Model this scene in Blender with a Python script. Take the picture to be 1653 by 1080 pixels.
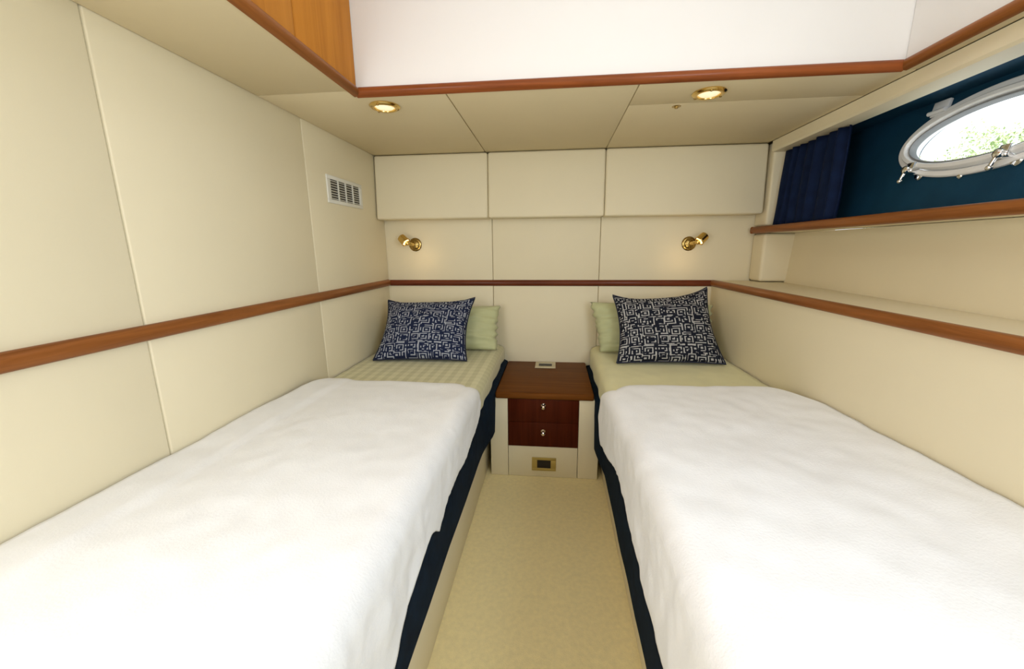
import bpy, bmesh, math, random
from mathutils import Vector, Matrix, noise

for o in list(bpy.data.objects):
    bpy.data.objects.remove(o, do_unlink=True)
S = bpy.context.scene
COL = S.collection
random.seed(7)

# ------------------------------------------------------------------ camera
cd = bpy.data.cameras.new('camera'); cam = bpy.data.objects.new('camera', cd); COL.objects.link(cam)
cd.sensor_fit = 'HORIZONTAL'; cd.sensor_width = 36.0
cd.lens = 36.0 * 642.53 / 1653.0
cd.clip_start = 0.02; cd.clip_end = 500
rx_, up_, fw_ = Vector((.9947, .1028, -.0074)), Vector((-.0144, .2105, .9775)), Vector((-.102, .9722, -.2109))
fw_.normalize(); rx_ = (rx_ - fw_ * rx_.dot(fw_)).normalized(); up_ = rx_.cross(fw_)
M = Matrix.Identity(4)
for i in range(3):
    M[i][0] = rx_[i]; M[i][1] = up_[i]; M[i][2] = -fw_[i]
M[0][3], M[1][3], M[2][3] = 0, 0, 1.24
cam.matrix_world = M
S.camera = cam

# ------------------------------------------------------------------ world, sun, lights, exposure
S.view_settings.view_transform = 'Standard'; S.view_settings.look = 'None'
S.view_settings.gamma = 1.0; S.view_settings.use_curve_mapping = False
S.view_settings.exposure = -0.20
w = bpy.data.worlds.new('sky'); S.world = w; w.use_nodes = True
bg = w.node_tree.nodes['Background']
bg.inputs['Color'].default_value = (0.93, 0.97, 1.0, 1); bg.inputs['Strength'].default_value = 2.6

def light(name, kind, loc, energy, color=(1, 1, 1), rot=(0, 0, 0), **kw):
    l = bpy.data.lights.new(name, kind); l.energy = energy; l.color = color
    for k, v in kw.items(): setattr(l, k, v)
    o = bpy.data.objects.new(name, l); COL.objects.link(o); o.location = loc; o.rotation_euler = rot
    return o
light('sun', 'SUN', (0, 0, 30), 9.0, (1, .97, .9), (math.radians(12), math.radians(-42), 0), angle=.01)
light('overhead_fill', 'AREA', (.2, .15, 2.36), 5.1, (.90, .945, 1), (0, 0, 0), shape='RECTANGLE', size=1.5, size_y=1.7)  # added fill under the raised ceiling; there is no hatch above it
light('rear_fill', 'AREA', (-.05, -.85, 1.30), 3.2, (.88, .94, 1), (math.radians(90), 0, 0), shape='RECTANGLE', size=1.7, size_y=1.4)  # added fill in front of the closed rear wall, no doorway behind it
light('right_rear_fill', 'AREA', (.90, -.28, 1.50), 26, (.74, .865, 1), (math.radians(92), 0, math.radians(66)), shape='RECTANGLE', size=.8, size_y=1.0)  # added cool fill, unseen at right behind the camera, brightens the left wall
light('left_rear_fill', 'AREA', (-.90, -.28, 1.30), 17, (.94, .95, 1), (math.radians(92), 0, math.radians(-62)), shape='RECTANGLE', size=.7, size_y=.9)  # invented fill at left behind the camera, lifts the right wall; no wardrobe

# ------------------------------------------------------------------ materials
def nt(name):
    m = bpy.data.materials.new(name); m.use_nodes = True
    return m, m.node_tree.nodes, m.node_tree.links, m.node_tree.nodes['Principled BSDF']

def mat(name, col, rough=.6, metal=0, var=.03, vscale=8, bump=0, bscale=300, spec=.5, sheen=0):
    m, N, L, b = nt(name)
    b.inputs['Roughness'].default_value = rough; b.inputs['Metallic'].default_value = metal
    b.inputs['Specular IOR Level'].default_value = spec
    b.inputs['Sheen Weight'].default_value = sheen
    tc = N.new('ShaderNodeTexCoord')
    n = N.new('ShaderNodeTexNoise'); n.inputs['Scale'].default_value = vscale; n.inputs['Detail'].default_value = 5
    L.new(tc.outputs['Object'], n.inputs['Vector'])
    r = N.new('ShaderNodeValToRGB')
    r.color_ramp.elements[0].position = .3; r.color_ramp.elements[1].position = .7
    r.color_ramp.elements[0].color = tuple(c * (1 - var) for c in col) + (1,)
    r.color_ramp.elements[1].color = tuple(min(1, c * (1 + var)) for c in col) + (1,)
    L.new(n.outputs['Fac'], r.inputs['Fac']); L.new(r.outputs['Color'], b.inputs['Base Color'])
    if bump:
        n2 = N.new('ShaderNodeTexNoise'); n2.inputs['Scale'].default_value = bscale; n2.inputs['Detail'].default_value = 3
        L.new(tc.outputs['Object'], n2.inputs['Vector'])
        bp = N.new('ShaderNodeBump'); bp.inputs['Strength'].default_value = bump; bp.inputs['Distance'].default_value = .004
        L.new(n2.outputs['Fac'], bp.inputs['Height']); L.new(bp.outputs['Normal'], b.inputs['Normal'])
    return m

def wood(name, dark, light_, axis=1, rough=.4, scale=1.0, coat=.16):
    m, N, L, b = nt(name)
    b.inputs['Roughness'].default_value = rough
    b.inputs['Coat Weight'].default_value = coat; b.inputs['Coat Roughness'].default_value = .15; b.inputs['Specular IOR Level'].default_value = .12 if coat > .1 else .04
    tc = N.new('ShaderNodeTexCoord'); mp = N.new('ShaderNodeMapping')
    sc = [22 * scale] * 3; sc[axis] = 1.1 * scale
    mp.inputs['Scale'].default_value = sc
    L.new(tc.outputs['Object'], mp.inputs['Vector'])
    n = N.new('ShaderNodeTexNoise'); n.inputs['Scale'].default_value = 1.6; n.inputs['Detail'].default_value = 8
    n.inputs['Roughness'].default_value = .65; n.inputs['Distortion'].default_value = .5
    L.new(mp.outputs['Vector'], n.inputs['Vector'])
    r = N.new('ShaderNodeValToRGB')
    r.color_ramp.elements[0].position = .28; r.color_ramp.elements[1].position = .72
    r.color_ramp.elements[0].color = tuple(dark) + (1,); r.color_ramp.elements[1].color = tuple(light_) + (1,)
    L.new(n.outputs['Fac'], r.inputs['Fac']); L.new(r.outputs['Color'], b.inputs['Base Color'])
    return m

WALL = (.80, .71, .50)
m_wall = mat('cream_vinyl', WALL, .55, var=.015, vscale=3, bump=.05, bscale=500)
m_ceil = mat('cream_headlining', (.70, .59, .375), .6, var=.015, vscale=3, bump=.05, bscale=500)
m_upper = mat('white_headlining', (.84, .81, .77), .6, var=.01, vscale=3)
m_gap = mat('joint_backing', (.42, .34, .20), .9)
m_carpet = mat('beige_carpet', (.95, .80, .43), .95, var=.05, vscale=60, bump=.5, bscale=420, spec=.1)
m_cherry_y = wood('cherry_trim_along', (.15, .045, .009), (.35, .122, .029), 1)
m_cherry_x = wood('cherry_trim_across', (.15, .036, .008), (.36, .10, .026), 0)
m_mahog_x = wood('mahogany_rail', (.085, .017, .006), (.20, .05, .018), 0)
m_honey = wood('honey_panel', (.42, .15, .02), (.62, .25, .037), 2, .5, .6, .03)
m_stand = wood('mahogany_top', (.095, .030, .005), (.19, .065, .012), 0, .4, 1, .0)
m_drawer = wood('mahogany_drawer', (.05, .008, .003), (.095, .017, .006), 2, .4, 1, .05)
m_white = mat('plush_white', (.85, .845, .84), .95, var=.02, vscale=14, bump=.25, bscale=180, spec=.1, sheen=.2)
m_navy = mat('navy_cloth', (.0035, .012, .026), .9, var=.3, vscale=25, bump=.3, bscale=600, spec=.12)
m_hull = mat('navy_hull_lining', (.0065, .05, .10), .7, var=.12, vscale=10, bump=.2, bscale=500, spec=.2)
m_curtain = mat('navy_curtain_cloth', (.004, .012, .045), .8, var=.2, vscale=20, bump=.2, bscale=700, spec=.15)
m_brass = mat('brass', (.78, .56, .20), .16, 1)
m_obrass = mat('old_brass', (.42, .29, .10), .2, 1)
m_gold = mat('satin_gold', (.55, .44, .17), .35, .8)
m_chrome = mat('chrome', (.86, .87, .88), .12, 1)
m_silver = mat('polished_knob', (.85, .76, .72), .15, 1)
m_plast = mat('white_plastic', (.78, .76, .68), .45)
m_dark = mat('dark_plastic', (.012, .008, .008), .4)
m_frame = mat('white_window_frame', (.90, .91, .92), .22, 0, spec=.6)
m_sage = mat('sage_cotton', (.76, .72, .42), .8, var=.05, vscale=10, bump=.15, bscale=500, sheen=.15)
m_sagepil = mat('sage_pillow_cotton', (.52, .53, .29), .75, var=.05, vscale=10, bump=.15, bscale=500, sheen=.2)
m_bark = mat('bark', (.12, .08, .05), .9, var=.3)
m_grass = mat('shore_grass', (.30, .38, .18), .9, var=.3, vscale=.5)

def striped(name, a, b_, f):
    m, N, L, b = nt(name); b.inputs['Roughness'].default_value = .6; b.inputs['Sheen Weight'].default_value = .15
    tc = N.new('ShaderNodeTexCoord'); sp = N.new('ShaderNodeSeparateXYZ'); L.new(tc.outputs['Object'], sp.inputs[0])
    def tri(sock, fr):
        mu = N.new('ShaderNodeMath'); mu.operation = 'MULTIPLY'; mu.inputs[1].default_value = fr; L.new(sock, mu.inputs[0])
        s = N.new('ShaderNodeMath'); s.operation = 'SINE'; L.new(mu.outputs[0], s.inputs[0])
        g = N.new('ShaderNodeMath'); g.operation = 'GREATER_THAN'; g.inputs[1].default_value = 0; L.new(s.outputs[0], g.inputs[0])
        return g.outputs[0]
    s1 = tri(sp.outputs['X'], f); s2 = tri(sp.outputs['Y'], f)
    k = N.new('ShaderNodeMath'); k.operation = 'MULTIPLY_ADD'; k.inputs[1].default_value = .3; L.new(s2, k.inputs[0])
    k2 = N.new('ShaderNodeMath'); k2.operation = 'MULTIPLY'; k2.inputs[1].default_value = .7; L.new(s1, k2.inputs[0]); L.new(k2.outputs[0], k.inputs[2])
    mx = N.new('ShaderNodeMix'); mx.data_type = 'RGBA'
    mx.inputs['A'].default_value = tuple(a) + (1,); mx.inputs['B'].default_value = tuple(b_) + (1,)
    L.new(k.outputs[0], mx.inputs['Factor']); L.new(mx.outputs['Result'], b.inputs['Base Color'])
    return m
m_stripe = striped('sage_striped_satin', (.56, .53, .31), (.70, .66, .42), 115)

def maze(name, dark, lightc, n):
    """labyrinth print: square rings and broken bars, pale on navy"""
    m, N, L, b = nt(name); b.inputs['Roughness'].default_value = .85; b.inputs['Specular IOR Level'].default_value = .2
    tc = N.new('ShaderNodeTexCoord')
    v = N.new('ShaderNodeTexVoronoi'); v.distance = 'CHEBYCHEV'; v.voronoi_dimensions = '2D'
    v.inputs['Scale'].default_value = n; v.inputs['Randomness'].default_value = .55
    L.new(tc.outputs['UV'], v.inputs['Vector'])
    def M_(op, a, c=None):
        q = N.new('ShaderNodeMath'); q.operation = op
        for i, x in enumerate((a, c)):
            if x is None: continue
            if isinstance(x, (int, float)): q.inputs[i].default_value = x
            else: L.new(x, q.inputs[i])
        return q.outputs[0]
    ring = M_('GREATER_THAN', M_('SINE', M_('MULTIPLY', v.outputs['Distance'], 28.0)), .28)
    # breaks in the rings: a fine block grid picks which bits invert
    mp = N.new('ShaderNodeVectorMath'); mp.operation = 'SCALE'; mp.inputs['Scale'].default_value = n * 5.2
    L.new(tc.outputs['UV'], mp.inputs[0])
    fl = N.new('ShaderNodeVectorMath'); fl.operation = 'FLOOR'; L.new(mp.outputs[0], fl.inputs[0])
    wn = N.new('ShaderNodeTexWhiteNoise'); wn.noise_dimensions = '2D'; L.new(fl.outputs[0], wn.inputs['Vector'])
    keep = M_('LESS_THAN', wn.outputs['Value'], .70)
    fac = M_('MULTIPLY', ring, keep)
    n1 = N.new('ShaderNodeTexNoise'); n1.inputs['Scale'].default_value = 9; L.new(tc.outputs['UV'], n1.inputs['Vector'])
    fac = M_('MULTIPLY', fac, M_('MULTIPLY_ADD', n1.outputs['Fac'], 1.1))
    mx = N.new('ShaderNodeMix'); mx.data_type = 'RGBA'
    mx.inputs['A'].default_value = tuple(dark) + (1,); mx.inputs['B'].default_value = tuple(lightc) + (1,)
    L.new(fac, mx.inputs['Factor']); L.new(mx.outputs['Result'], b.inputs['Base Color'])
    return m
m_mazeL = maze('blue_labyrinth_print', (.010, .016, .050), (.38, .40, .45), 8.0)
m_mazeR = maze('black_labyrinth_print', (.008, .010, .020), (.45, .44, .43), 8.0)

def emit(name, col, s):
    m, N, L, b = nt(name)
    b.inputs['Base Color'].default_value = (.9, .85, .7, 1)
    b.inputs['Emission Color'].default_value = tuple(col) + (1,); b.inputs['Emission Strength'].default_value = s
    n = N.new('ShaderNodeTexNoise'); n.inputs['Scale'].default_value = 60
    tc = N.new('ShaderNodeTexCoord'); L.new(tc.outputs['Object'], n.inputs['Vector'])
    bp = N.new('ShaderNodeBump'); bp.inputs['Strength'].default_value = .3; L.new(n.outputs['Fac'], bp.inputs['Height']); L.new(bp.outputs['Normal'], b.inputs['Normal'])
    return m
m_lens = emit('lit_lens', (1, .86, .52), .75)
m_bulb = emit('lit_bulb', (1, .80, .45), 2.0)

def glass():
    m, N, L, b = nt('pane_glass')
    out = N['Material Output']
    tr = N.new('ShaderNodeBsdfTransparent'); gl = N.new('ShaderNodeBsdfGlossy'); gl.inputs['Roughness'].default_value = .03
    mx = N.new('ShaderNodeMixShader')
    tr.inputs['Color'].default_value = (.95, .98, .97, 1)
    mx.inputs[0].default_value = .05; L.new(tr.outputs[0], mx.inputs[1]); L.new(gl.outputs[0], mx.inputs[2])
    L.new(mx.outputs[0], out.inputs['Surface'])
    return m
m_glass = glass()

def leaf():
    m, N, L, b = nt('leaf')
    oi = N.new('ShaderNodeTexCoord'); n = N.new('ShaderNodeTexNoise'); n.inputs['Scale'].default_value = 1.2
    L.new(oi.outputs['Object'], n.inputs['Vector'])
    r = N.new('ShaderNodeValToRGB'); r.color_ramp.elements[0].position = .35; r.color_ramp.elements[1].position = .65
    r.color_ramp.elements[0].color = (.30, .40, .18, 1); r.color_ramp.elements[1].color = (.66, .72, .50, 1)
    L.new(n.outputs['Fac'], r.inputs['Fac']); L.new(r.outputs['Color'], b.inputs['Base Color']); b.inputs['Roughness'].default_value = .5
    return m
m_leaf = leaf()

# ------------------------------------------------------------------ helpers
ROOT = {}
def finish(bm):
    bmesh.ops.recalc_face_normals(bm, faces=bm.faces)

def merge(dst, src):
    me = bpy.data.meshes.new('tmp'); src.to_mesh(me); src.free(); dst.from_mesh(me); bpy.data.meshes.remove(me)

def box(bm, x0, x1, y0, y1, z0, z1, bev=0, seg=2):
    b = bmesh.new(); bmesh.ops.create_cube(b, size=1)
    for v in b.verts:
        v.co = Vector(((x0 + x1) / 2 + v.co.x * (x1 - x0), (y0 + y1) / 2 + v.co.y * (y1 - y0), (z0 + z1) / 2 + v.co.z * (z1 - z0)))
    if bev: bmesh.ops.bevel(b, geom=b.edges[:], offset=bev, segments=seg, affect='EDGES', profile=.5)
    merge(bm, b)

def prism(bm, pts, d, bev=0, seg=2):
    """polygon pts (3-D) extruded by vector d"""
    b = bmesh.new(); vs = [b.verts.new(p) for p in pts]; f = b.faces.new(vs)
    r = bmesh.ops.extrude_face_region(b, geom=[f])
    for e in r['geom']:
        if isinstance(e, bmesh.types.BMVert): e.co += Vector(d)
    bmesh.ops.recalc_face_normals(b, faces=b.faces)
    if bev: bmesh.ops.bevel(b, geom=b.edges[:], offset=bev, segments=seg, affect='EDGES', profile=.5)
    merge(bm, b)

def lathe(bm, prof, loc, axis, n=32):
    """prof: list of (radius, height) along axis"""
    q = Vector((0, 0, 1)).rotation_difference(Vector(axis).normalized()); b = bmesh.new(); rings = []
    for r, h in prof:
        if r < 1e-6: rings.append([b.verts.new((0, 0, h))])
        else: rings.append([b.verts.new((r * math.cos(2 * math.pi * i / n), r * math.sin(2 * math.pi * i / n), h)) for i in range(n)])
    for a, c in zip(rings, rings[1:]):
        for i in range(n):
            j = (i + 1) % n
            if len(a) == 1 and len(c) == 1: continue
            if len(a) == 1: b.faces.new((a[0], c[i], c[j]))
            elif len(c) == 1: b.faces.new((a[i], c[0], a[j]))
            else: b.faces.new((a[i], c[i], c[j], a[j]))
    for v in b.verts: v.co = q @ v.co + Vector(loc)
    bmesh.ops.recalc_face_normals(b, faces=b.faces)
    merge(bm, b)

def tube(bm, pts, r, n=10):
    pts = [Vector(p) for p in pts]; b = bmesh.new(); rings = []
    for i, p in enumerate(pts):
        t = (pts[min(i + 1, len(pts) - 1)] - pts[max(i - 1, 0)]).normalized()
        a = t.orthogonal().normalized() if abs(t.z) > .9 else t.cross(Vector((0, 0, 1))).normalized(); c = t.cross(a)
        rings.append([b.verts.new(p + a * r * math.cos(k * 2 * math.pi / n) + c * r * math.sin(k * 2 * math.pi / n)) for k in range(n)])
    for a, c in zip(rings, rings[1:]):
        for k in range(n): b.faces.new((a[k], a[(k + 1) % n], c[(k + 1) % n], c[k]))
    b.faces.new(rings[0]); b.faces.new(rings[-1]); bmesh.ops.recalc_face_normals(b, faces=b.faces)
    merge(bm, b)

def sphere(bm, loc, r, scale=(1, 1, 1), u=20, v=12):
    b = bmesh.new(); bmesh.ops.create_uvsphere(b, u_segments=u, v_segments=v, radius=r)
    for k in b.verts: k.co = Vector((k.co.x * scale[0], k.co.y * scale[1], k.co.z * scale[2])) + Vector(loc)
    merge(bm, b)

def obj(name, bm, m, parent=None, smooth=True, angle=40, mods=(), label=None):
    o = bpy.data.objects.new(name, bpy.data.meshes.new(name)); COL.objects.link(o)
    if parent is not None:
        base = ROOT[parent.name]; o.parent = parent
    else:
        xs = [v.co for v in bm.verts]
        base = Vector(((min(c.x for c in xs) + max(c.x for c in xs)) / 2, (min(c.y for c in xs) + max(c.y for c in xs)) / 2, min(c.z for c in xs)))
        o.location = base
    ROOT[o.name] = base
    bmesh.ops.translate(bm, verts=bm.verts, vec=-base)
    bm.to_mesh(o.data); bm.free()
    o.data.materials.append(m)
    if smooth:
        o.data.polygons.foreach_set('use_smooth', [True] * len(o.data.polygons))
        o.data.set_sharp_from_angle(angle=math.radians(angle))
    for kind, kw in mods:
        md = o.modifiers.new(kind.lower(), kind)
        for k, v in kw.items(): setattr(md, k, v)
    if label: o['label'] = label
    return o

def empty(name, loc, label, cat, group=None):
    o = bpy.data.objects.new(name, None); COL.objects.link(o); o.location = loc; o.empty_display_size = .05
    ROOT[o.name] = Vector(loc); tag(o, label, cat, group); return o

def tag(o, label, cat, group=None):
    o['label'] = label; o['category'] = cat
    if group: o['group'] = group
    return o

def struct(name, bm, m, label=None, **kw):
    o = obj(name, bm, m, **kw); o['kind'] = 'structure'
    if label: o['label'] = label
    return o

def nb(): return bmesh.new()

# ------------------------------------------------------------------ dimensions
XL, ZC, YB = -1.105, 1.80, 2.60
YN = -.95                                   # wall behind the camera
CX0, CX1, CY1, ZT = -.745, 1.128, 1.578, 2.42   # raised ceiling well
def xr(y): return .98 + .030 * (YB - y)     # right side panel opens a little towards the camera

# ------------------------------------------------------------------ setting: floor, walls, ceiling
b = nb(); box(b, -1.3, 1.65, YN - .1, YB + .1, -.08, 0); struct('floor', b, m_carpet, 'beige carpet between the two beds')

# left wall: padded panels on a backing
b = nb(); box(b, XL - .10, XL - .012, YN, YB, 0, ZT); struct('wall_left_backing', b, m_gap).name = 'wall_left'
b = nb()
ys = [YN, .13, .957, 1.785, YB]
for y0, y1 in zip(ys, ys[1:]):
    for z0, z1 in ((.0, 1.02), (1.025, ZC)):
        box(b, XL - .014, XL, y0 + .0008, y1 - .0008, z0, z1 + (.018 if z1 == ZC else 0), .006, 3)
struct('wall_left', b, m_wall, 'cream padded panels lining the left wall')
b = nb()
pts = []
for k in range(9):
    a = math.pi * (k / 8 - .5); pts.append((XL + .004 + .016 * math.cos(a), YN, 1.0225 + .0215 * math.sin(a)))
pts += [(XL, YN, 1.044), (XL, YN, 1.001)]
prism(b, pts, (0, YB - .016 - YN, 0)); struct('trim_1', b, m_cherry_y, 'varnished wooden rail along the left wall')

# back wall
b = nb(); box(b, -1.3, 1.65, YB + .012, YB + .1, 0, ZT); struct('wall_back', b, m_gap)
b = nb()
xs = [XL - .012, -.395, .287, 1.20]
for x0, x1 in zip(xs, xs[1:]):
    for z0, z1 in ((0, 1.02), (1.022, ZC)):
        box(b, x0 + .001, x1 - .001, YB, YB + .014, z0, z1 + (.018 if z1 == ZC else 0), .005, 3)
struct('wall_back', b, m_wall, 'cream padded panels behind the pillows')
b = nb()
pts = []
for k in range(9):
    a = math.pi * (k / 8 - .5); pts.append((XL + .012, YB - .002 - .016 * math.cos(a), 1.021 + .0195 * math.sin(a)))
prism(b, pts, (.985 - XL - .012, 0, 0)); struct('trim_2', b, m_mahog_x, 'dark varnished rail across the head wall')

# right lower side panel (under the long shelf)
b = nb()
prism(b, [(xr(YN), YN, 0), (xr(YB), YB, 0), (1.6, YB, 0), (1.6, YN, 0)], (0, 0, 1.0182))
struct('wall_right_lower', b, m_wall, 'cream side panel under the long right shelf')
# sloping hull panel between the two right shelves
def xh(y): return 1.327 - .050 * (2.47 - y)
b = nb()
prism(b, [(xh(YN), YN, 1.0185), (xh(2.47), 2.47, 1.0185), (xh(2.47) + .024, 2.47, 1.315), (xh(YN) + .024, YN, 1.315)], (.05, 0, 0))
struct('wall_right_middle', b, m_wall, 'cream sloping panel between the two right shelves')
# corner post at the far right
b = nb(); box(b, 1.188, 1.62, 2.462, YB - .001, 1.042, 1.314, .016, 4); box(b, 1.186, 1.62, 2.462, YB - .001, 1.357, ZC, .012, 3)
struct('wall_right_post', b, m_wall, 'cream padded corner post at the far right')

# upper right: navy hull lining with the oval opening
def xn(z): return 1.36 + .20 * (z - 1.355)
PC = Vector((0, 1.565, 1.612)); PA, PB_ = .325, .128     # porthole opening
def P3(y, z, off=0): return Vector((xn(z), y, z)) + Vector((.98, 0, -.196)) * off
b = nb()
NE = 72
hole0, hole1 = [], []
for i in range(NE):
    a = 2 * math.pi * i / NE; y, z = PC.y + PA * math.cos(a), PC.z + PB_ * math.sin(a)
    hole0.append(b.verts.new(P3(y, z))); hole1.append(b.verts.new(P3(y, z, .06)))
rect = [(YN, 1.34), (2.462, 1.34), (2.462, 1.86), (YN, 1.86)]
def ringfill(hole, off):
    rv = [b.verts.new(P3(y, z, off)) for y, z in rect]
    es = []
    for lst in (hole, rv):
        for i in range(len(lst)):
            e = b.edges.get((lst[i], lst[(i + 1) % len(lst)])) or b.edges.new((lst[i], lst[(i + 1) % len(lst)])); es.append(e)
    bmesh.ops.triangle_fill(b, use_beauty=True, use_dissolve=False, edges=es)
ringfill(hole0, 0); ringfill(hole1, .06)
for i in range(NE):
    j = (i + 1) % NE; b.faces.new((hole0[i], hole0[j], hole1[j], hole1[i]))
finish(b)
struct('wall_right_upper', b, m_hull, 'dark blue hull lining around the porthole', smooth=False)

# rear wall behind the camera and outer shell
b = nb(); box(b, -1.3, 1.65, YN - .1, YN, 0, ZT); struct('wall_rear', b, m_wall)
# ceiling panels
b = nb()
def cpanel(x0, x1, y0, y1): box(b, x0 + .0012, x1 - .0012, y0 + .0012, y1 - .0012, ZC, ZC + .02, .003, 2)
cpanel(XL, CX0, YN, .13); cpanel(XL, CX0, .13, 1.525)
prism(b, [(XL + .001, 1.527, ZC), (CX0, 1.527, ZC), (CX0, CY1, ZC), (-.408, CY1, ZC), (-.416, 2.53, ZC), (XL + .001, 2.53, ZC)], (0, 0, .02), .003)
prism(b, [(-.404, CY1, ZC), (.289, CY1, ZC), (.289, 2.53, ZC), (-.412, 2.53, ZC)], (0, 0, .02), .003)
cpanel(.2905, 1.17, 1.806, 2.53); cpanel(.2905, 1.17, CY1, 1.806)
cpanel(CX1, 1.17, YN, CY1)
struct('ceiling', b, m_ceil, 'cream panelled low ceiling around the raised well')
b = nb()
box(b, -1.3, CX0 - .014, YN, YB + .1, ZC + .022, ZC + .05); box(b, CX0 - .05, 1.65, CY1 + .014, YB + .1, ZC + .022, ZC + .05)
box(b, CX1 + .014, 1.65, YN, CY1 + .05, ZC + .022, ZC + .05); box(b, -1.3, 1.65, YN - .1, YB + .1, ZT, ZT + .06)
struct('ceiling', b, m_gap)
b = nb(); box(b, CX0 - .014, CX1 + .014, CY1, CY1 + .014, ZC + .004, ZT); struct('wall_upper_back', b, m_upper, 'white bulkhead above the ceiling trim')
b = nb(); box(b, CX1, CX1 + .014, YN, CY1 - .002, ZC + .004, ZT); struct('wall_upper_right', b, m_upper, 'white side of the raised well at upper right')
b = nb(); box(b, CX0, CX1, YN, CY1, ZT - .015, ZT); struct('ceiling_upper', b, m_upper)
# varnished trims round the well
def trimsec(k0=10): return [(math.cos(math.pi * (k / k0 - .5)), math.sin(math.pi * (k / k0 - .5))) for k in range(k0 + 1)]
zt0, zt1 = 1.797, 1.832
b = nb(); prism(b, [(CX0 + .004, CY1 + .004 - .024 * c, (zt0 + zt1) / 2 + .0175 * s) for c, s in trimsec()], (CX1 - CX0 - .008, 0, 0))
struct('trim_3', b, m_cherry_x, 'varnished wooden trim under the white bulkhead')
b = nb(); prism(b, [(CX0 - .004 + .024 * c, YN, (zt0 + zt1) / 2 + .0175 * s) for c, s in trimsec()], (0, CY1 - .006 - YN, 0))
struct('trim_4', b, m_cherry_y, 'varnished wooden trim at the top left under the wood panels')
b = nb(); prism(b, [(CX1 + .004 - .024 * c, YN, (zt0 + zt1) / 2 + .0175 * s) for c, s in trimsec()], (0, CY1 - .006 - YN, 0))
struct('trim_5', b, m_cherry_y, 'varnished wooden trim at the top right over the porthole')
# valance over the porthole recess
b = nb()
prism(b, [(1.170, YN, 1.799), (1.170, YN, 1.752), (1.178, YN, 1.744), (1.262, YN, 1.744), (1.27, YN, 1.75), (1.27, YN, 1.799)], (0, 2.46 - YN, 0))
struct('trim_6', b, m_wall, 'cream valance along the top of the blue recess')
b = nb(); box(b, 1.27, 1.62, YN, 2.46, 1.775, 1.80); struct('ceiling_recess', b, m_hull)

# ------------------------------------------------------------------ wood panelling at upper left
wp = empty('wood_panelling', (CX0 - .01, .8, ZC + .042), 'honey coloured wood panelling at the top left beside the white bulkhead', 'panelling')
for y0, y1 in ((1.218, CY1 - .004), (.60, 1.215), (-.10, .597), (YN + .01, -.103)):
    b = nb(); box(b, CX0 - .014, CX0 + .004, y0, y1, ZC + .012, ZT - .016, .002, 2); obj('panel', b, m_honey, wp)

# ------------------------------------------------------------------ padded overhead box on the head wall
ob = empty('padded_bulkhead', (0.03, 2.53, 1.42), 'cream padded overhead box in three sections above the reading lamps', 'headboard')
for x0, x1 in ((XL + .003, -.4), (-.4, .29), (.29, 1.172)):
    b = nb(); bb = nb()
    prism(bb, [(x0 + .001, 2.470, 1.422), (x0 + .001, YB - .001, 1.422), (x0 + .001, YB - .001, 1.7985), (x0 + .001, 2.492, 1.7985)], (x1 - x0 - .002, 0, 0), .014, 4)
    merge(b, bb); obj('padded_section', b, m_wall, ob)

# ------------------------------------------------------------------ long right shelf and upper right shelf
sh = empty('long_shelf', (1.1, 1.0, 1.02), 'long cream shelf with a varnished wood edge beside the right bed', 'shelf')
b = nb(); prism(b, [(xr(YN) + .004, YN + .002, 1.019), (xr(YB) + .004, YB - .004, 1.019), (xh(YB) + .0, YB - .004, 1.019), (xh(YN) - .001, YN + .002, 1.019)], (0, 0, .019)); obj('shelf_board', b, m_wall, sh)
b = nb()
sec = [(-.018 * c, 1.0215 + .0195 * s) for c, s in trimsec()] + [(.012, 1.041), (.012, 1.030), (-.001, 1.030), (-.001, 1.002)]
y0, y1 = YN + .002, YB - .004
va = [b.verts.new((xr(y0) + dx, y0, z)) for dx, z in sec]; vb = [b.verts.new((xr(y1) + dx, y1, z)) for dx, z in sec]
for i in range(len(sec)):
    j = (i + 1) % len(sec); b.faces.new((va[i], va[j], vb[j], vb[i]))
b.faces.new(va); b.faces.new(vb); finish(b); obj('edge_trim', b, m_cherry_y, sh, label='varnished reddish wood edge')

us = empty('upper_shelf', (1.25, 1.0, 1.316), 'varnished wooden shelf below the porthole and blue curtain', 'shelf')
b = nb()
prism(b, [(1.190, YN + .002, 1.317), (1.190, 2.43, 1.317), (1.185, 2.458, 1.317), (1.352, 2.458, 1.317), (xn(1.317) - .003, YN + .002, 1.317)], (0, 0, .036)); obj('shelf_board', b, m_wall, us)
b = nb()
sec = [(1.172 - .020 * c, 1.335 + .0195 * s) for c, s in trimsec()] + [(1.189, 1.3545), (1.189, 1.3155)]
prism(b, [(x, YN + .002, z) for x, z in sec], (0, 2.56 - YN, 0), 0)
lathe(b, [(0, -.0195), (.014, -.0193), (.018, -.012), (.019, 0), (.018, .012), (.014, .0193), (0, .0195)], (1.171, 2.562, 1.335), (0, 0, 1), 24)
obj('edge_trim', b, m_cherry_y, us, label='varnished reddish wood edge with a rounded end')

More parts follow.
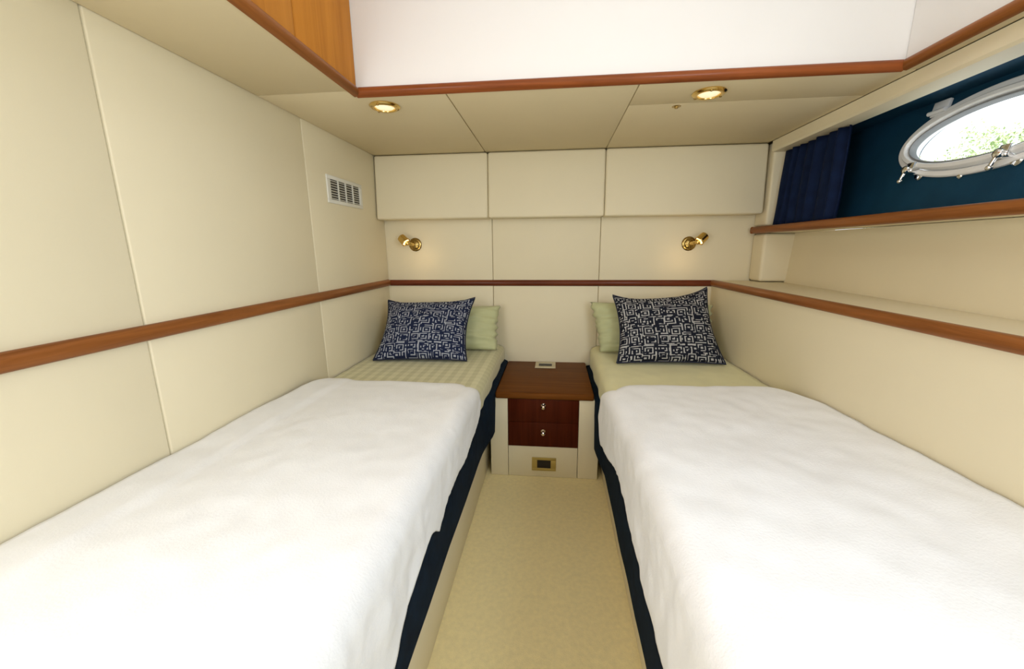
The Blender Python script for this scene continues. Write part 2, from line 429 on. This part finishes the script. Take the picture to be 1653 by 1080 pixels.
# ------------------------------------------------------------------ porthole
ph = bpy.data.objects.new('window_1', None); COL.objects.link(ph); ph.location = P3(PC.y, PC.z - PB_); ROOT['window_1'] = ph.location.copy()
ph['kind'] = 'structure'; ph['label'] = 'oval white porthole in the blue hull lining'
def oval(prof, name, m, n=96):
    """prof: (extra radius, offset out of the wall)"""
    b = nb(); rings = []
    for e, off in prof:
        rings.append([b.verts.new(P3(PC.y + (PA + e) * math.cos(2 * math.pi * i / n), PC.z + (PB_ + e) * math.sin(2 * math.pi * i / n), off)) for i in range(n)])
    for a, c in zip(rings, rings[1:] + rings[:1]):
        for i in range(n): b.faces.new((a[i], a[(i + 1) % n], c[(i + 1) % n], c[i]))
    finish(b); return obj(name, b, m, ph)
oval([(.012, -.001), (.012, -.010), (.008, -.014), (-.006, -.014), (-.010, -.010), (-.010, .05), (-.004, .05), (-.004, -.001)], 'outer_frame', m_frame)
oval([(-.0115, -.006), (-.014, -.024), (-.018, -.028), (-.030, -.028), (-.034, -.024), (-.036, .004), (-.036, .012), (-.0115, .012)], 'sash', m_frame)
oval([(-.036, -.012), (-.037, -.016), (-.042, -.016), (-.043, -.012), (-.043, .010), (-.036, .010)], 'seal', mat('grey_seal', (.25, .26, .27), .6))
b = nb(); n = 96
vs = [b.verts.new(P3(PC.y + (PA - .040) * math.cos(2 * math.pi * i / n), PC.z + (PB_ - .040) * math.sin(2 * math.pi * i / n), -.002)) for i in range(n)]
b.faces.new(vs); obj('pane', b, m_glass, ph, smooth=False)
# hinge lug on top
def obox(b, y0, y1, z0, z1, o0, o1, bev=.003):
    bb = nb()
    prism(bb, [P3(y0, z0, o0), P3(y1, z0, o0), P3(y1, z1, o0), P3(y0, z1, o0)], tuple(P3(y0, z0, o1) - P3(y0, z0, o0)), bev)
    merge(b, bb)
for hy in (1.785, 1.345):
    b = nb(); obox(b, hy - .032, hy + .032, 1.712, 1.764, -.014, -.001)
    tube(b, [P3(hy - .034, 1.725, -.018), P3(hy + .034, 1.725, -.018)], .008, 12); obj('hinge', b, m_frame, ph)
# locking dogs with thumb screws
for dy, dz in ((1.788, 1.520), (1.452, 1.508)):
    b = nb(); c = P3(dy, dz, -.022)
    obox(b, dy - .016, dy + .016, dz - .012, dz + .026, -.036, -.008, .004)
    lathe(b, [(0, 0), (.012, .001), (.014, .006), (.014, .016), (.010, .020), (0, .021)], P3(dy, dz - .002, -.034), (-.98, 0, .196), 20)
    d = obj('latch', b, m_chrome, ph)
    b = nb()
    tube(b, [c + Vector((-.02, .008, -.008)), c + Vector((-.024, .016, -.034))], .0055, 10); sphere(b, c + Vector((-.024, .017, -.037)), .009)
    lathe(b, [(0, 0), (.015, .001), (.017, .005), (.014, .010), (0, .011)], P3(dy - .022, dz - .020, -.001), (-.98, 0, .196), 20)
    obj('thumb_screw', b, m_chrome, ph)
b = nb(); lathe(b, [(0, 0), (.008, .001), (.009, .006), (.006, .010), (0, .011)], P3(1.595, 1.470, -.001), (-.98, 0, .196), 16); obj('stud', b, m_chrome, ph)

# ------------------------------------------------------------------ curtain
b = nb(); cols = []
ny, nz = 150, 14
for i in range(ny + 1):
    u = i / ny; col = []
    for j in range(nz + 1):
        v = j / nz; z = 1.357 + v * (1.7425 - 1.357)
        y = (1.945 + .030 * v) + u * (2.452 - 1.945 - .030 * v)
        f = math.sin(u * 2 * math.pi * 7 + .8 * math.sin(u * 9) + .35 * math.sin(v * 3 + u * 14))
        amp = .015 * (.75 + .35 * math.sin(u * 17 + 1))
        x = 1.213 + .026 * v + amp * f + .004 * noise.noise(Vector((u * 9, v * 2, 3)))
        col.append(b.verts.new((x, y, z)))
    cols.append(col)
for a, c in zip(cols, cols[1:]):
    for j in range(nz): b.faces.new((a[j], c[j], c[j + 1], a[j + 1]))
finish(b)
tag(obj('curtain', b, m_curtain, mods=[('SOLIDIFY', dict(thickness=.003))], angle=80), 'navy blue gathered curtain drawn back beside the porthole', 'curtain')

# ------------------------------------------------------------------ air vent on the left wall
vt = empty('air_vent', (XL, 2.116, 1.465), 'white louvred air vent high on the left wall', 'vent')
V0, V1, W0, W1 = 1.937, 2.296, 1.468, 1.600
b = nb(); t = .018
for (y0, y1, z0, z1) in ((V0, V1, W1 - t, W1), (V0, V1, W0, W0 + t), (V0, V0 + .03, W0 + t, W1 - t), (V1 - .03, V1, W0 + t, W1 - t)):
    box(b, XL + .0005, XL + .008, y0, y1, z0, z1, .002)
obj('frame', b, m_plast, vt)
b = nb(); box(b, XL + .0003, XL + .0012, V0 + .02, V1 - .02, W0 + .012, W1 - .012); obj('duct_opening', b, m_dark, vt, label='dark opening behind the louvres')
nS = 8
for k in range(nS):
    z = W0 + t + (k + .5) * (W1 - W0 - 2 * t) / nS
    b = nb(); prism(b, [(XL + .0015, V0 + .028, z + .001), (XL + .0065, V0 + .028, z - .0035), (XL + .0072, V0 + .028, z - .0028), (XL + .0022, V0 + .028, z + .0022)], (0, V1 - V0 - .056, 0)); obj('louvre', b, m_plast, vt)
for k in (1, 2, 3):
    y = V0 + .03 + k * (V1 - V0 - .06) / 4
    b = nb(); box(b, XL + .0014, XL + .0078, y - .003, y + .003, W0 + t, W1 - t); obj('mullion', b, m_plast, vt)

# ------------------------------------------------------------------ reading lamps
def lamp(x, z, sx, label):
    t = empty('reading_lamp', (x, YB, z), label, 'lamp', 'brass reading lamps on the head wall')
    b = nb(); lathe(b, [(0, 0), (.041, .0005), (.043, .004), (.038, .009), (.031, .010), (.029, .014), (.022, .019), (0, .021)], (x, YB - .0005, z), (0, -1, 0), 36); obj('wall_plate', b, m_obrass, t)
    el = Vector((x + sx * .030, YB - .072, z + .010))
    b = nb(); tube(b, [(x, YB - .018, z), (x + sx * .002, YB - .045, z + .002), tuple(el)], .0095, 14); sphere(b, el, .0165); obj('arm', b, m_brass, t)
    hd = Vector((sx * .66, .16, .62)).normalized()          # away from the plate, open end towards it
    h0 = el - hd * .004 + Vector((0, -.010, 0))
    b = nb(); lathe(b, [(.024, .008), (.028, .006), (.030, .011), (.028, .018), (.0275, .045), (.025, .057), (.016, .064), (0, .066)], h0, hd, 36)
    sh_ = obj('shade', b, m_brass, t, mods=[('SOLIDIFY', dict(thickness=.0015))])
    b = nb(); lathe(b, [(.0, .010), (.0225, .0105), (.0225, .017), (0, .018)], h0, hd, 28); obj('bulb', b, m_bulb, sh_)
    p = h0 - hd * .010 + Vector((-sx * .02, -.0, -.035))
    light('reading_lamp_light', 'POINT', (x - sx * .055, YB - .15, z - .10), .26, (1, .70, .38), shadow_soft_size=.03)
lamp(-.905, 1.270, -1, 'brass reading lamp over the left bed, head turned to the left')
lamp(.820, 1.262, 1, 'brass reading lamp over the right bed, head turned to the right')

# ------------------------------------------------------------------ downlights
def downlight(x, y, label):
    t = empty('downlight', (x, y, ZC - .012), label, 'ceiling light', 'brass ceiling downlights')
    b = nb(); lathe(b, [(.058, -.0005), (.060, -.004), (.055, -.009), (.047, -.012), (.041, -.010), (.039, -.003), (.039, -.0005)], (x, y, ZC), (0, 0, 1), 44); obj('ring', b, m_brass, t)
    b = nb(); lathe(b, [(0, -.0135), (.020, -.0125), (.033, -.0085), (.0388, -.004), (.0388, -.001), (0, -.001)], (x, y, ZC), (0, 0, 1), 40); obj('lens', b, m_lens, t)
    for a in (20, 140, 260):
        b = nb(); sphere(b, (x + .050 * math.cos(math.radians(a)), y + .050 * math.sin(math.radians(a)), ZC - .011), .0055, (1, 1, .6), 12, 8); obj('screw', b, m_obrass, t)
    light('downlight_light', 'SPOT', (x, y, ZC - .02), 1.2, (1, .85, .6), (0, 0, 0), spot_size=math.radians(130), spot_blend=.8, shadow_soft_size=.035)
downlight(-.679, 1.681, 'brass ceiling downlight nearer the left wall')
downlight(.562, 1.694, 'brass ceiling downlight nearer the porthole')
b = nb(); lathe(b, [(0, -.009), (.006, -.0085), (.008, -.005), (.009, -.002), (.017, -.0015), (.018, -.0005), (0, -.0005)], (.486, 1.836, ZC), (0, 0, 1), 24)
tag(obj('ceiling_stud', b, m_obrass), 'small dark stud in the ceiling beside the right downlight', 'stud')

# ------------------------------------------------------------------ nightstand
ns = empty('nightstand', (-.045, 2.25, 0), 'reddish brown wooden nightstand with two drawers between the beds', 'nightstand')
b = nb(); box(b, -.301, .219, 1.985, YB - .004, .458, .494, .010, 4); obj('top', b, m_stand, ns, label='varnished brown wooden top')
b = nb(); box(b, -.232, .140, 2.012, YB - .005, .182, .457); box(b, -.232, .140, 2.020, YB - .005, .001, .182); obj('carcass', b, m_gap, ns)
for z0, z1 in ((.326, .456), (.184, .3245)):
    b = nb(); box(b, -.234, .142, 1.996, 2.012, z0, z1, .0015); d = obj('drawer', b, m_drawer, ns)
    zk = z0 + .100 if z0 > .3 else z0 + .093
    b = nb(); lathe(b, [(0, 0), (.011, .0005), (.012, .003), (.006, .006), (.0045, .013), (.008, .017), (.0115, .022), (.0115, .027), (.007, .032), (0, .033)], (-.0445, 1.9955, zk), (0, -1, -.25), 24)
    obj('knob', b, m_silver, d, label='small bright metal knob')
for x0, x1 in ((-.332, -.2365), (.1445, .252)):
    b = nb(); box(b, x0, x1, 1.999, 2.4, .001, .457, .002); obj('side_panel', b, m_wall, ns, label='cream panel beside the drawers')
b = nb(); box(b, -.234, .142, 2.0, 2.02, .001, .182, .002); obj('base_panel', b, m_wall, ns, label='cream panel below the drawers')

def socket(name, label, c, u, v, n, hw, hh, iw, ih, m):
    """c centre, u/v in-plane axes, n outwards"""
    c, u, v, n = Vector(c), Vector(u), Vector(v), Vector(n)
    t = empty(name, c, label, 'socket')
    b = nb()
    for (a0, a1, d0, d1) in ((-hw, hw, ih, hh), (-hw, hw, -hh, -ih), (-hw, -iw, -ih, ih), (iw, hw, -ih, ih)):
        bb = nb(); prism(bb, [c + u * a0 + v * d0 + n * .0006, c + u * a1 + v * d0 + n * .0006, c + u * a1 + v * d1 + n * .0006, c + u * a0 + v * d1 + n * .0006], n * .006, .0015); merge(b, bb)
    obj('frame', b, m, t)
    b = nb(); prism(b, [c + u * -iw + v * -ih + n * .0006, c + u * iw + v * -ih + n * .0006, c + u * iw + v * ih + n * .0006, c + u * -iw + v * ih + n * .0006], n * .002)
    k = obj('insert', b, m_dark, t)
    b = nb()
    for s in (-1, 1):
        bb = nb(); box(bb, -.5, .5, -.5, .5, -.5, .5)
        for q in bb.verts: q.co = c + u * (s * iw * .45 + q.co.x * iw * .55) + v * (q.co.y * ih * 1.2) + n * (.0032 + q.co.z * .0012)
        merge(b, bb)
    obj('rocker', b, m_dark, k)
socket('wall_socket', 'brass framed socket low on the nightstand near the carpet', (-.0385, 1.9995, .080), (1, 0, 0), (0, 0, 1), (0, -1, 0), .066, .039, .037, .024, m_gold)
socket('table_socket', 'pale framed socket let into the top of the nightstand', (-.045, 2.500, .4945), (1, 0, 0), (0, 1, 0), (0, 0, 1), .065, .066, .042, .034, mat('pale_gold', (.60, .52, .34), .4, .3))

# ------------------------------------------------------------------ beds
YF = .15     # foot end, below the frame
def bed(x0f, x1, label, inner):
    """x0f(y): wall side; x1: aisle side"""
    s = 1 if inner > 0 else -1
    t = empty('bed', ((x0f(1.3) + x1) / 2, 1.37, 0), label, 'bed', 'twin bunks')
    px = x1 - s * .027
    b = nb(); prism(b, [(x0f(YF), YF, .001), (px, YF, .001), (px, YB - .006, .001), (x0f(YB - .006), YB - .006, .001)], (0, 0, .165 if s < 0 else .262), .003)
    # the bunk base stops in front of the nightstand's side panel
    obj('base', b, m_wall, t, label='cream panelled bunk base')
    return t
# the base and the nightstand side panels share a plane: keep the base inner face just outside
def xl_(y): return XL + .004
def xr_(y): return xr(y) - .004
bl = bed(xl_, -.335, 'left twin bed with a navy mattress side and a cream base', 1)
br = bed(xr_, .255, 'right twin bed with a navy mattress side and a cream base', -1)

def mattress(t, x0f, x1, z0, z1, s):
    b = nb(); n = 40; prof = []
    # across section from wall to aisle with rounded top edge
    for k in range(n + 1):
        y = YF + (YB - .008 - YF) * k / n
        xa = x0f(y) + s * .002
        wob = .004 * noise.noise(Vector((y * 5, s * 3, 0))); wob2 = .006 * noise.noise(Vector((y * 7, s * 5, 4)))
        zb = z0(y) + wob2; zc = .088 if s > 0 else .118
        q = min(1, max(0, (y - 1.72) / .26)); bul = .004 + .029 * q * q * (3 - 2 * q)
        sec = [(xa, zb + .01), (xa, z1), (x1 - s * .035 + wob, z1), (x1 - s * .012 + wob, z1 - .008), (x1 + wob, z1 - .03), (x1 + wob, z1 - zc), (x1 + s * bul + wob, z1 - zc - .016), (x1 + s * bul + wob, (zb + z1 - zc) / 2), (x1 + s * bul * .9 + wob, zb), (x1 - s * .02, zb)]
        prof.append([b.verts.new((x, y, z)) for x, z in sec])
    for a, c in zip(prof, prof[1:]):
        for i in range(len(a)):
            j = (i + 1) % len(a); b.faces.new((a[i], a[j], c[j], c[i]))
    b.faces.new(prof[0]); b.faces.new(prof[-1]); finish(b)
    return obj('mattress', b, m_navy, t, angle=60, label='navy blue mattress side')
mattress(bl, xl_, -.335, lambda y: .268 if y < 1.985 else .462, .598, 1)
mattress(br, xr_, .257, lambda y: (.172 + .02 * max(0, y - 1)) if y < 1.985 else .462, .598, -1)

# fitted sheets over the head ends
def sheet(name, label, m, x0f, x1, s, yf=1.63):
    b = nb(); ny, rows = 46, []
    for k in range(ny + 1):
        y = yf + (YB - .012 - yf) * k / ny
        drop = (.082 if s > 0 else .112) + .005 * noise.noise(Vector((y * 6, s, 9)))
        path = [(x0f(y) + s * .004, .603)]
        m1 = 26
        for i in range(1, m1 + 1): path.append((x0f(y) + s * .004 + (x1 - s * .03 - x0f(y) - s * .004) * i / m1, .603))
        for a in (20, 40, 60, 80): path.append((x1 - s * .03 + s * .037 * math.sin(math.radians(a)), .573 + .030 * math.cos(math.radians(a))))
        for i in range(1, 7):
            q = i / 6; path.append((x1 + s * (.008 + (.0035 * math.sin(y * 23 + 3 * noise.noise(Vector((y * 4, 0, s))))) * q), .570 - (drop - .03) * q))
        row = []
        for i, (x, z) in enumerate(path):
            dz = .0025 * (1 + noise.noise(Vector((x * 9, y * 7, s)))) + .002 * (1 + noise.noise(Vector((x * 22, y * 16, s + 5))))
            row.append(b.verts.new((x, y, z + (dz if i <= m1 else 0))))
        rows.append(row)
    for a, c in zip(rows, rows[1:]):
        for i in range(len(a) - 1): b.faces.new((a[i], a[i + 1], c[i + 1], c[i]))
    finish(b)
    if sum(f.normal.z for f in b.faces) < 0: bmesh.ops.reverse_faces(b, faces=b.faces)
    return tag(obj(name, b, m, angle=80, mods=[('SOLIDIFY', dict(thickness=.003, offset=1.0))]), label, 'sheet')
sheet('fitted_sheet', 'sage green striped satin sheet on the left bed', m_stripe, xl_, -.335, 1)
sheet('fitted_sheet', 'plain sage green sheet on the right bed', m_sage, xr_, .257, -1)

# white plush blankets
def interp(tab, y):
    if y <= tab[0][0]: return tab[0][1]
    for (a, p), (c, q) in zip(tab, tab[1:]):
        if y <= c: return p + (q - p) * (y - a) / (c - a)
    return tab[-1][1]
def blanket(label, x0f, x1, s, zt, hem, yend, seed, wallcut, bulge):
    b = nb(); rows = []; ny = 150; m1, m2 = 60, 26
    for k in range(ny + 1):
        v = k / ny; rows.append([])
        for i in range(m1 + m2 + 6 + 1):
            ya = YF + .0
            # curved far edge: rounded at both corners
            if i <= m1: u = i / m1
            else: u = 1.0
            ye = yend(u)
            y = ya + (ye - ya) * v
            xw = x0f(y) + s * wallcut(y)
            xe = x1 + s * (bulge(y) )
            r = .055
            if i <= m1:
                x = xw + (xe - s * r - xw) * u; z = zt(y, u)
            elif i <= m1 + 6:
                a = math.radians(90 * (i - m1) / 6); zz = zt(y, 1)
                x = xe - s * r + s * r * math.sin(a); z = zz - r + r * math.cos(a)
            else:
                q = (i - m1 - 6) / m2; zz = zt(y, 1) - r; h = interp(hem, y) + .007 * noise.noise(Vector((y * 9, seed, 0))) + .003 * noise.noise(Vector((y * 31, seed, 7)))
                if v > .955: h += (zz - h) * .55 * ((v - .955) / .045) ** 2
                x = xe + s * (.005 * q + .008 * q * noise.noise(Vector((y * 7, q * 2, seed)))); z = zz + (min(h, zz - .01) - zz) * q
            p = Vector((x * 3.2, y * 2.4, seed))
            wr = .010 * noise.noise(p) + .006 * noise.noise(p * 2.3) + .0030 * noise.noise(p * 6.0)
            sd = Vector((y * 5.5, z * 4.0, seed + 3)); wside = .006 * noise.noise(sd) + .004 * noise.noise(sd * 2.6) + .0022 * noise.noise(sd * 7)
            if i <= m1:
                e = min(1, (1 - v) * 12, )
                z += wr * (0.35 + .65 * e)
                if v > .94: z -= (zt(y, u) - .618) * ((v - .94) / .06) ** 3 * .75
            else:
                t_ = min(1, (i - m1) / 6); z += wr * (1 - t_) * (.35 + .65 * min(1, (1 - v) * 12)); x += s * abs(wside) * 1.2 * t_
                if v > .94 and i <= m1 + 6: z -= (zt(y, 1) - .618) * ((v - .94) / .06) ** 3 * .75 * (1 - t_)
            rows[-1].append(b.verts.new((x, y, z)))
    for a, c in zip(rows, rows[1:]):
        for i in range(len(a) - 1): b.faces.new((a[i], a[i + 1], c[i + 1], c[i]))
    finish(b)
    if sum(f.normal.z for f in b.faces) < 0: bmesh.ops.reverse_faces(b, faces=b.faces)
    return tag(obj('blanket', b, m_white, angle=80, mods=[('SOLIDIFY', dict(thickness=.012, offset=-1.0))]), label, 'blanket')
hemL = [(y * .955, 1.24 - (1.24 - z) * .955) for y, z in [(.3, .34), (.656, .356), (.724, .389), (.812, .426), (.90, .446), (.96, .452), (1.0, .430), (1.02, .408), (1.08, .418), (1.14, .440), (1.40, .435), (1.52, .445), (1.63, .452), (1.84, .50)]]
hemR = [(.3, .36), (.68, .385), (.91, .405), (1.15, .44), (1.3, .455), (1.5, .43), (1.66, .405), (1.75, .43)]
def yendL(u): return 1.722 - .045 * (max(0, .06 - u) / .06) ** 2 - .05 * (max(0, u - .90) / .10) ** 2
def yendR(u): return 1.735 - .17 * (max(0, .15 - u) / .15) ** 2 - .07 * (max(0, u - .88) / .12) ** 2
def ztL(y, u):
    base = .652 + .010 * min(1, max(0, (1.7 - y) / 1.2))
    band = .008 * (1 if u < .17 else max(0, 1 - (u - .17) / .04))     # folded border along the wall
    return base + band
def ztR(y, u): return .664 + .012 * min(1, max(0, (1 - u) * 1.2)) + .006 * math.sin(y * 3)
blanket('white plush blanket spread on the left bed', xl_, -.335, 1, ztL, hemL, yendL, 2.0, lambda y: .004 + (.03 * max(0, (y - 1.3) / .4)), lambda y: .010)
blanket('white plush blanket spread on the right bed', xr_, .257, -1, ztR, hemR, yendR, 11.0, lambda y: .004, lambda y: .014 + .030 * max(0, min(1, (y - 1.25) / .4)))

# ------------------------------------------------------------------ pillows
def pillow(name, label, cat, group, m, c, thick, pinch, seed, wr, sag=0, n=44, nrm=None, pipe=False, side_pinch=1.0):
    """c: four corner points BL, BR, TR, TL"""
    BL, BR, TR, TL = [Vector(p) for p in c]
    nv = (BR - BL).cross(TL - BL).normalized()            # front normal
    b = nb(); uvl = b.loops.layers.uv.new('UVMap')
    def pt(u, v, side):
        uu, vv = u * 2 - 1, v * 2 - 1
        # concave outline between pointed corners
        pu = pinch * (1 - uu * uu) ; pv = pinch * side_pinch * (1 - vv * vv)
        u2 = .5 + .5 * uu * (1 - pv * abs(uu) ** 3); v2 = .5 + .5 * vv * (1 - pu * abs(vv) ** 3)
        if vv > 0: v2 -= sag * (1 - abs(uu) ** 3.2) * vv ** 2
        p = BL.lerp(BR, u2).lerp(TL.lerp(TR, u2), v2)
        f = max(0, (1 - uu ** 2) * (1 - vv ** 2)) ** .46
        q = Vector((u * 5, v * 5, seed + side * 7))
        d = thick * f * side * (1 + .12 * noise.noise(q))
        e = max(abs(uu), abs(vv))
        d += wr * (noise.noise(Vector((u * 6, v * 14, seed))) + .5 * noise.noise(Vector((u * 13, v * 26, seed + 2)))) * min(1, 2.2 * f) * side
        p2 = p + nv * d
        if wr > .005:
            p2 += (BR - BL).normalized() * wr * 1.1 * noise.noise(Vector((v * 13, seed, 2))) * abs(uu) ** 4
        return p2
    grid = {}
    for side in (1, -1):
        for i in range(n + 1):
            for j in range(n + 1):
                edge = i in (0, n) or j in (0, n)
                if side == -1 and edge: grid[side, i, j] = grid[1, i, j]
                else: grid[side, i, j] = b.verts.new(pt(i / n, j / n, side))
    for side in (1, -1):
        for i in range(n):
            for j in range(n):
                ids = [(i, j), (i + 1, j), (i + 1, j + 1), (i, j + 1)]
                if side == -1: ids.reverse()
                f = b.faces.new([grid[side, a, d] for a, d in ids])
                for lp, (a, d) in zip(f.loops, ids): lp[uvl].uv = (a / n + (0 if side == 1 else 1.3), d / n)
    edge = [pt(i / n, 0, 1) for i in range(n)] + [pt(1, j / n, 1) for j in range(n)] + [pt(1 - i / n, 1, 1) for i in range(n)] + [pt(0, 1 - j / n, 1) for j in range(n)]
    o = tag(obj(name, b, m, angle=180), label, cat, group)
    if pipe:
        b = nb(); tube(b, edge + [edge[0]], .0045, 8); obj('piping', b, mat('navy_piping', (.012, .016, .035), .8), o, label='dark piping round the edge')
    return o
# green bed pillows against the head wall
pillow('bed_pillow', 'sage green pillow on the left bed behind the blue patterned cushion', 'pillow', None, m_sagepil,
       [(-1.094, 2.37, .622), (-.342, 2.385, .622), (-.338, 2.50, .885), (-1.05, 2.505, .865)], .078, .03, 1.0, .013)
pillow('bed_pillow', 'sage green pillow on the right bed behind the black patterned cushion', 'pillow', None, m_sagepil,
       [(.285, 2.385, .622), (.945, 2.40, .625), (.955, 2.50, .90), (.225, 2.50, .912)], .085, .03, 5.0, .013)
# patterned scatter cushions
pillow('cushion', 'navy and white labyrinth patterned cushion on the left bed', 'cushion', 'patterned cushions', m_mazeL,
       [(-1.02, 2.10, .622), (-.482, 2.13, .622), (-.478, 2.40, .948), (-1.028, 2.39, .930)], .075, .055, 3.0, .004, .062, 48, pipe=True, side_pinch=2.0)
pillow('cushion', 'black and white labyrinth patterned cushion on the right bed', 'cushion', 'patterned cushions', m_mazeR,
       [(.352, 2.15, .622), (.930, 2.17, .622), (.872, 2.385, 1.016), (.345, 2.37, .970)], .070, .055, 8.0, .004, .085, 48, pipe=True, side_pinch=2.0)

# ------------------------------------------------------------------ outside: shore and trees seen through the porthole
b = nb(); bmesh.ops.create_grid(b, x_segments=60, y_segments=60, size=40)
for v in b.verts:
    v.co = Vector((v.co.x + 56, v.co.y + 10, -.6 + max(0, (v.co.x + 35)) * .02 + .3 * noise.noise(v.co * .3)))
struct('shore_ground', b, m_grass, 'grassy shore outside the porthole')
def tree(x, y, h, r, seed, label):
    rnd = random.Random(seed); z0 = -.55
    t = empty('tree', (x, y, z0), label, 'tree', 'trees on the shore')
    b = nb(); tube(b, [(x, y, z0), (x + .1, y, z0 + h * .3), (x, y + .1, z0 + h * .6)], .16, 10); obj('trunk', b, m_bark, t)
    b = nb()
    for k in range(5000):
        while True:
            p = Vector((rnd.uniform(-1, 1), rnd.uniform(-1, 1), rnd.uniform(-1, 1)))
            if .35 < p.length < 1: break
        q = 1 + .35 * noise.noise(p * 2.2 + Vector((seed, 0, 0)))
        c = Vector((x, y, z0 + h * .60)) + Vector((p.x * r * q, p.y * r * q, p.z * h * .42 * q))
        a = Vector((rnd.uniform(-1, 1), rnd.uniform(-1, 1), rnd.uniform(-1, 1))).normalized(); d = a.orthogonal().normalized(); e = a.cross(d)
        s = rnd.uniform(.07, .15)
        vs = [b.verts.new(c + d * s), b.verts.new(c + e * s * .5 + a * .03), b.verts.new(c - d * s), b.verts.new(c - e * s * .5 + a * .03)]
        b.faces.new(vs)
    obj('foliage', b, m_leaf, t, smooth=False)
tree(20, 25.8, 6.3, 1.75, 1, 'leafy green tree outside, low at the left end of the porthole')
tree(27, 29.8, 9.0, 2.2, 2, 'leafy green tree outside, in the middle of the porthole view')
tree(20, 19.2, 7.6, 1.70, 3, 'leafy green tree outside, at the right edge of the porthole view')
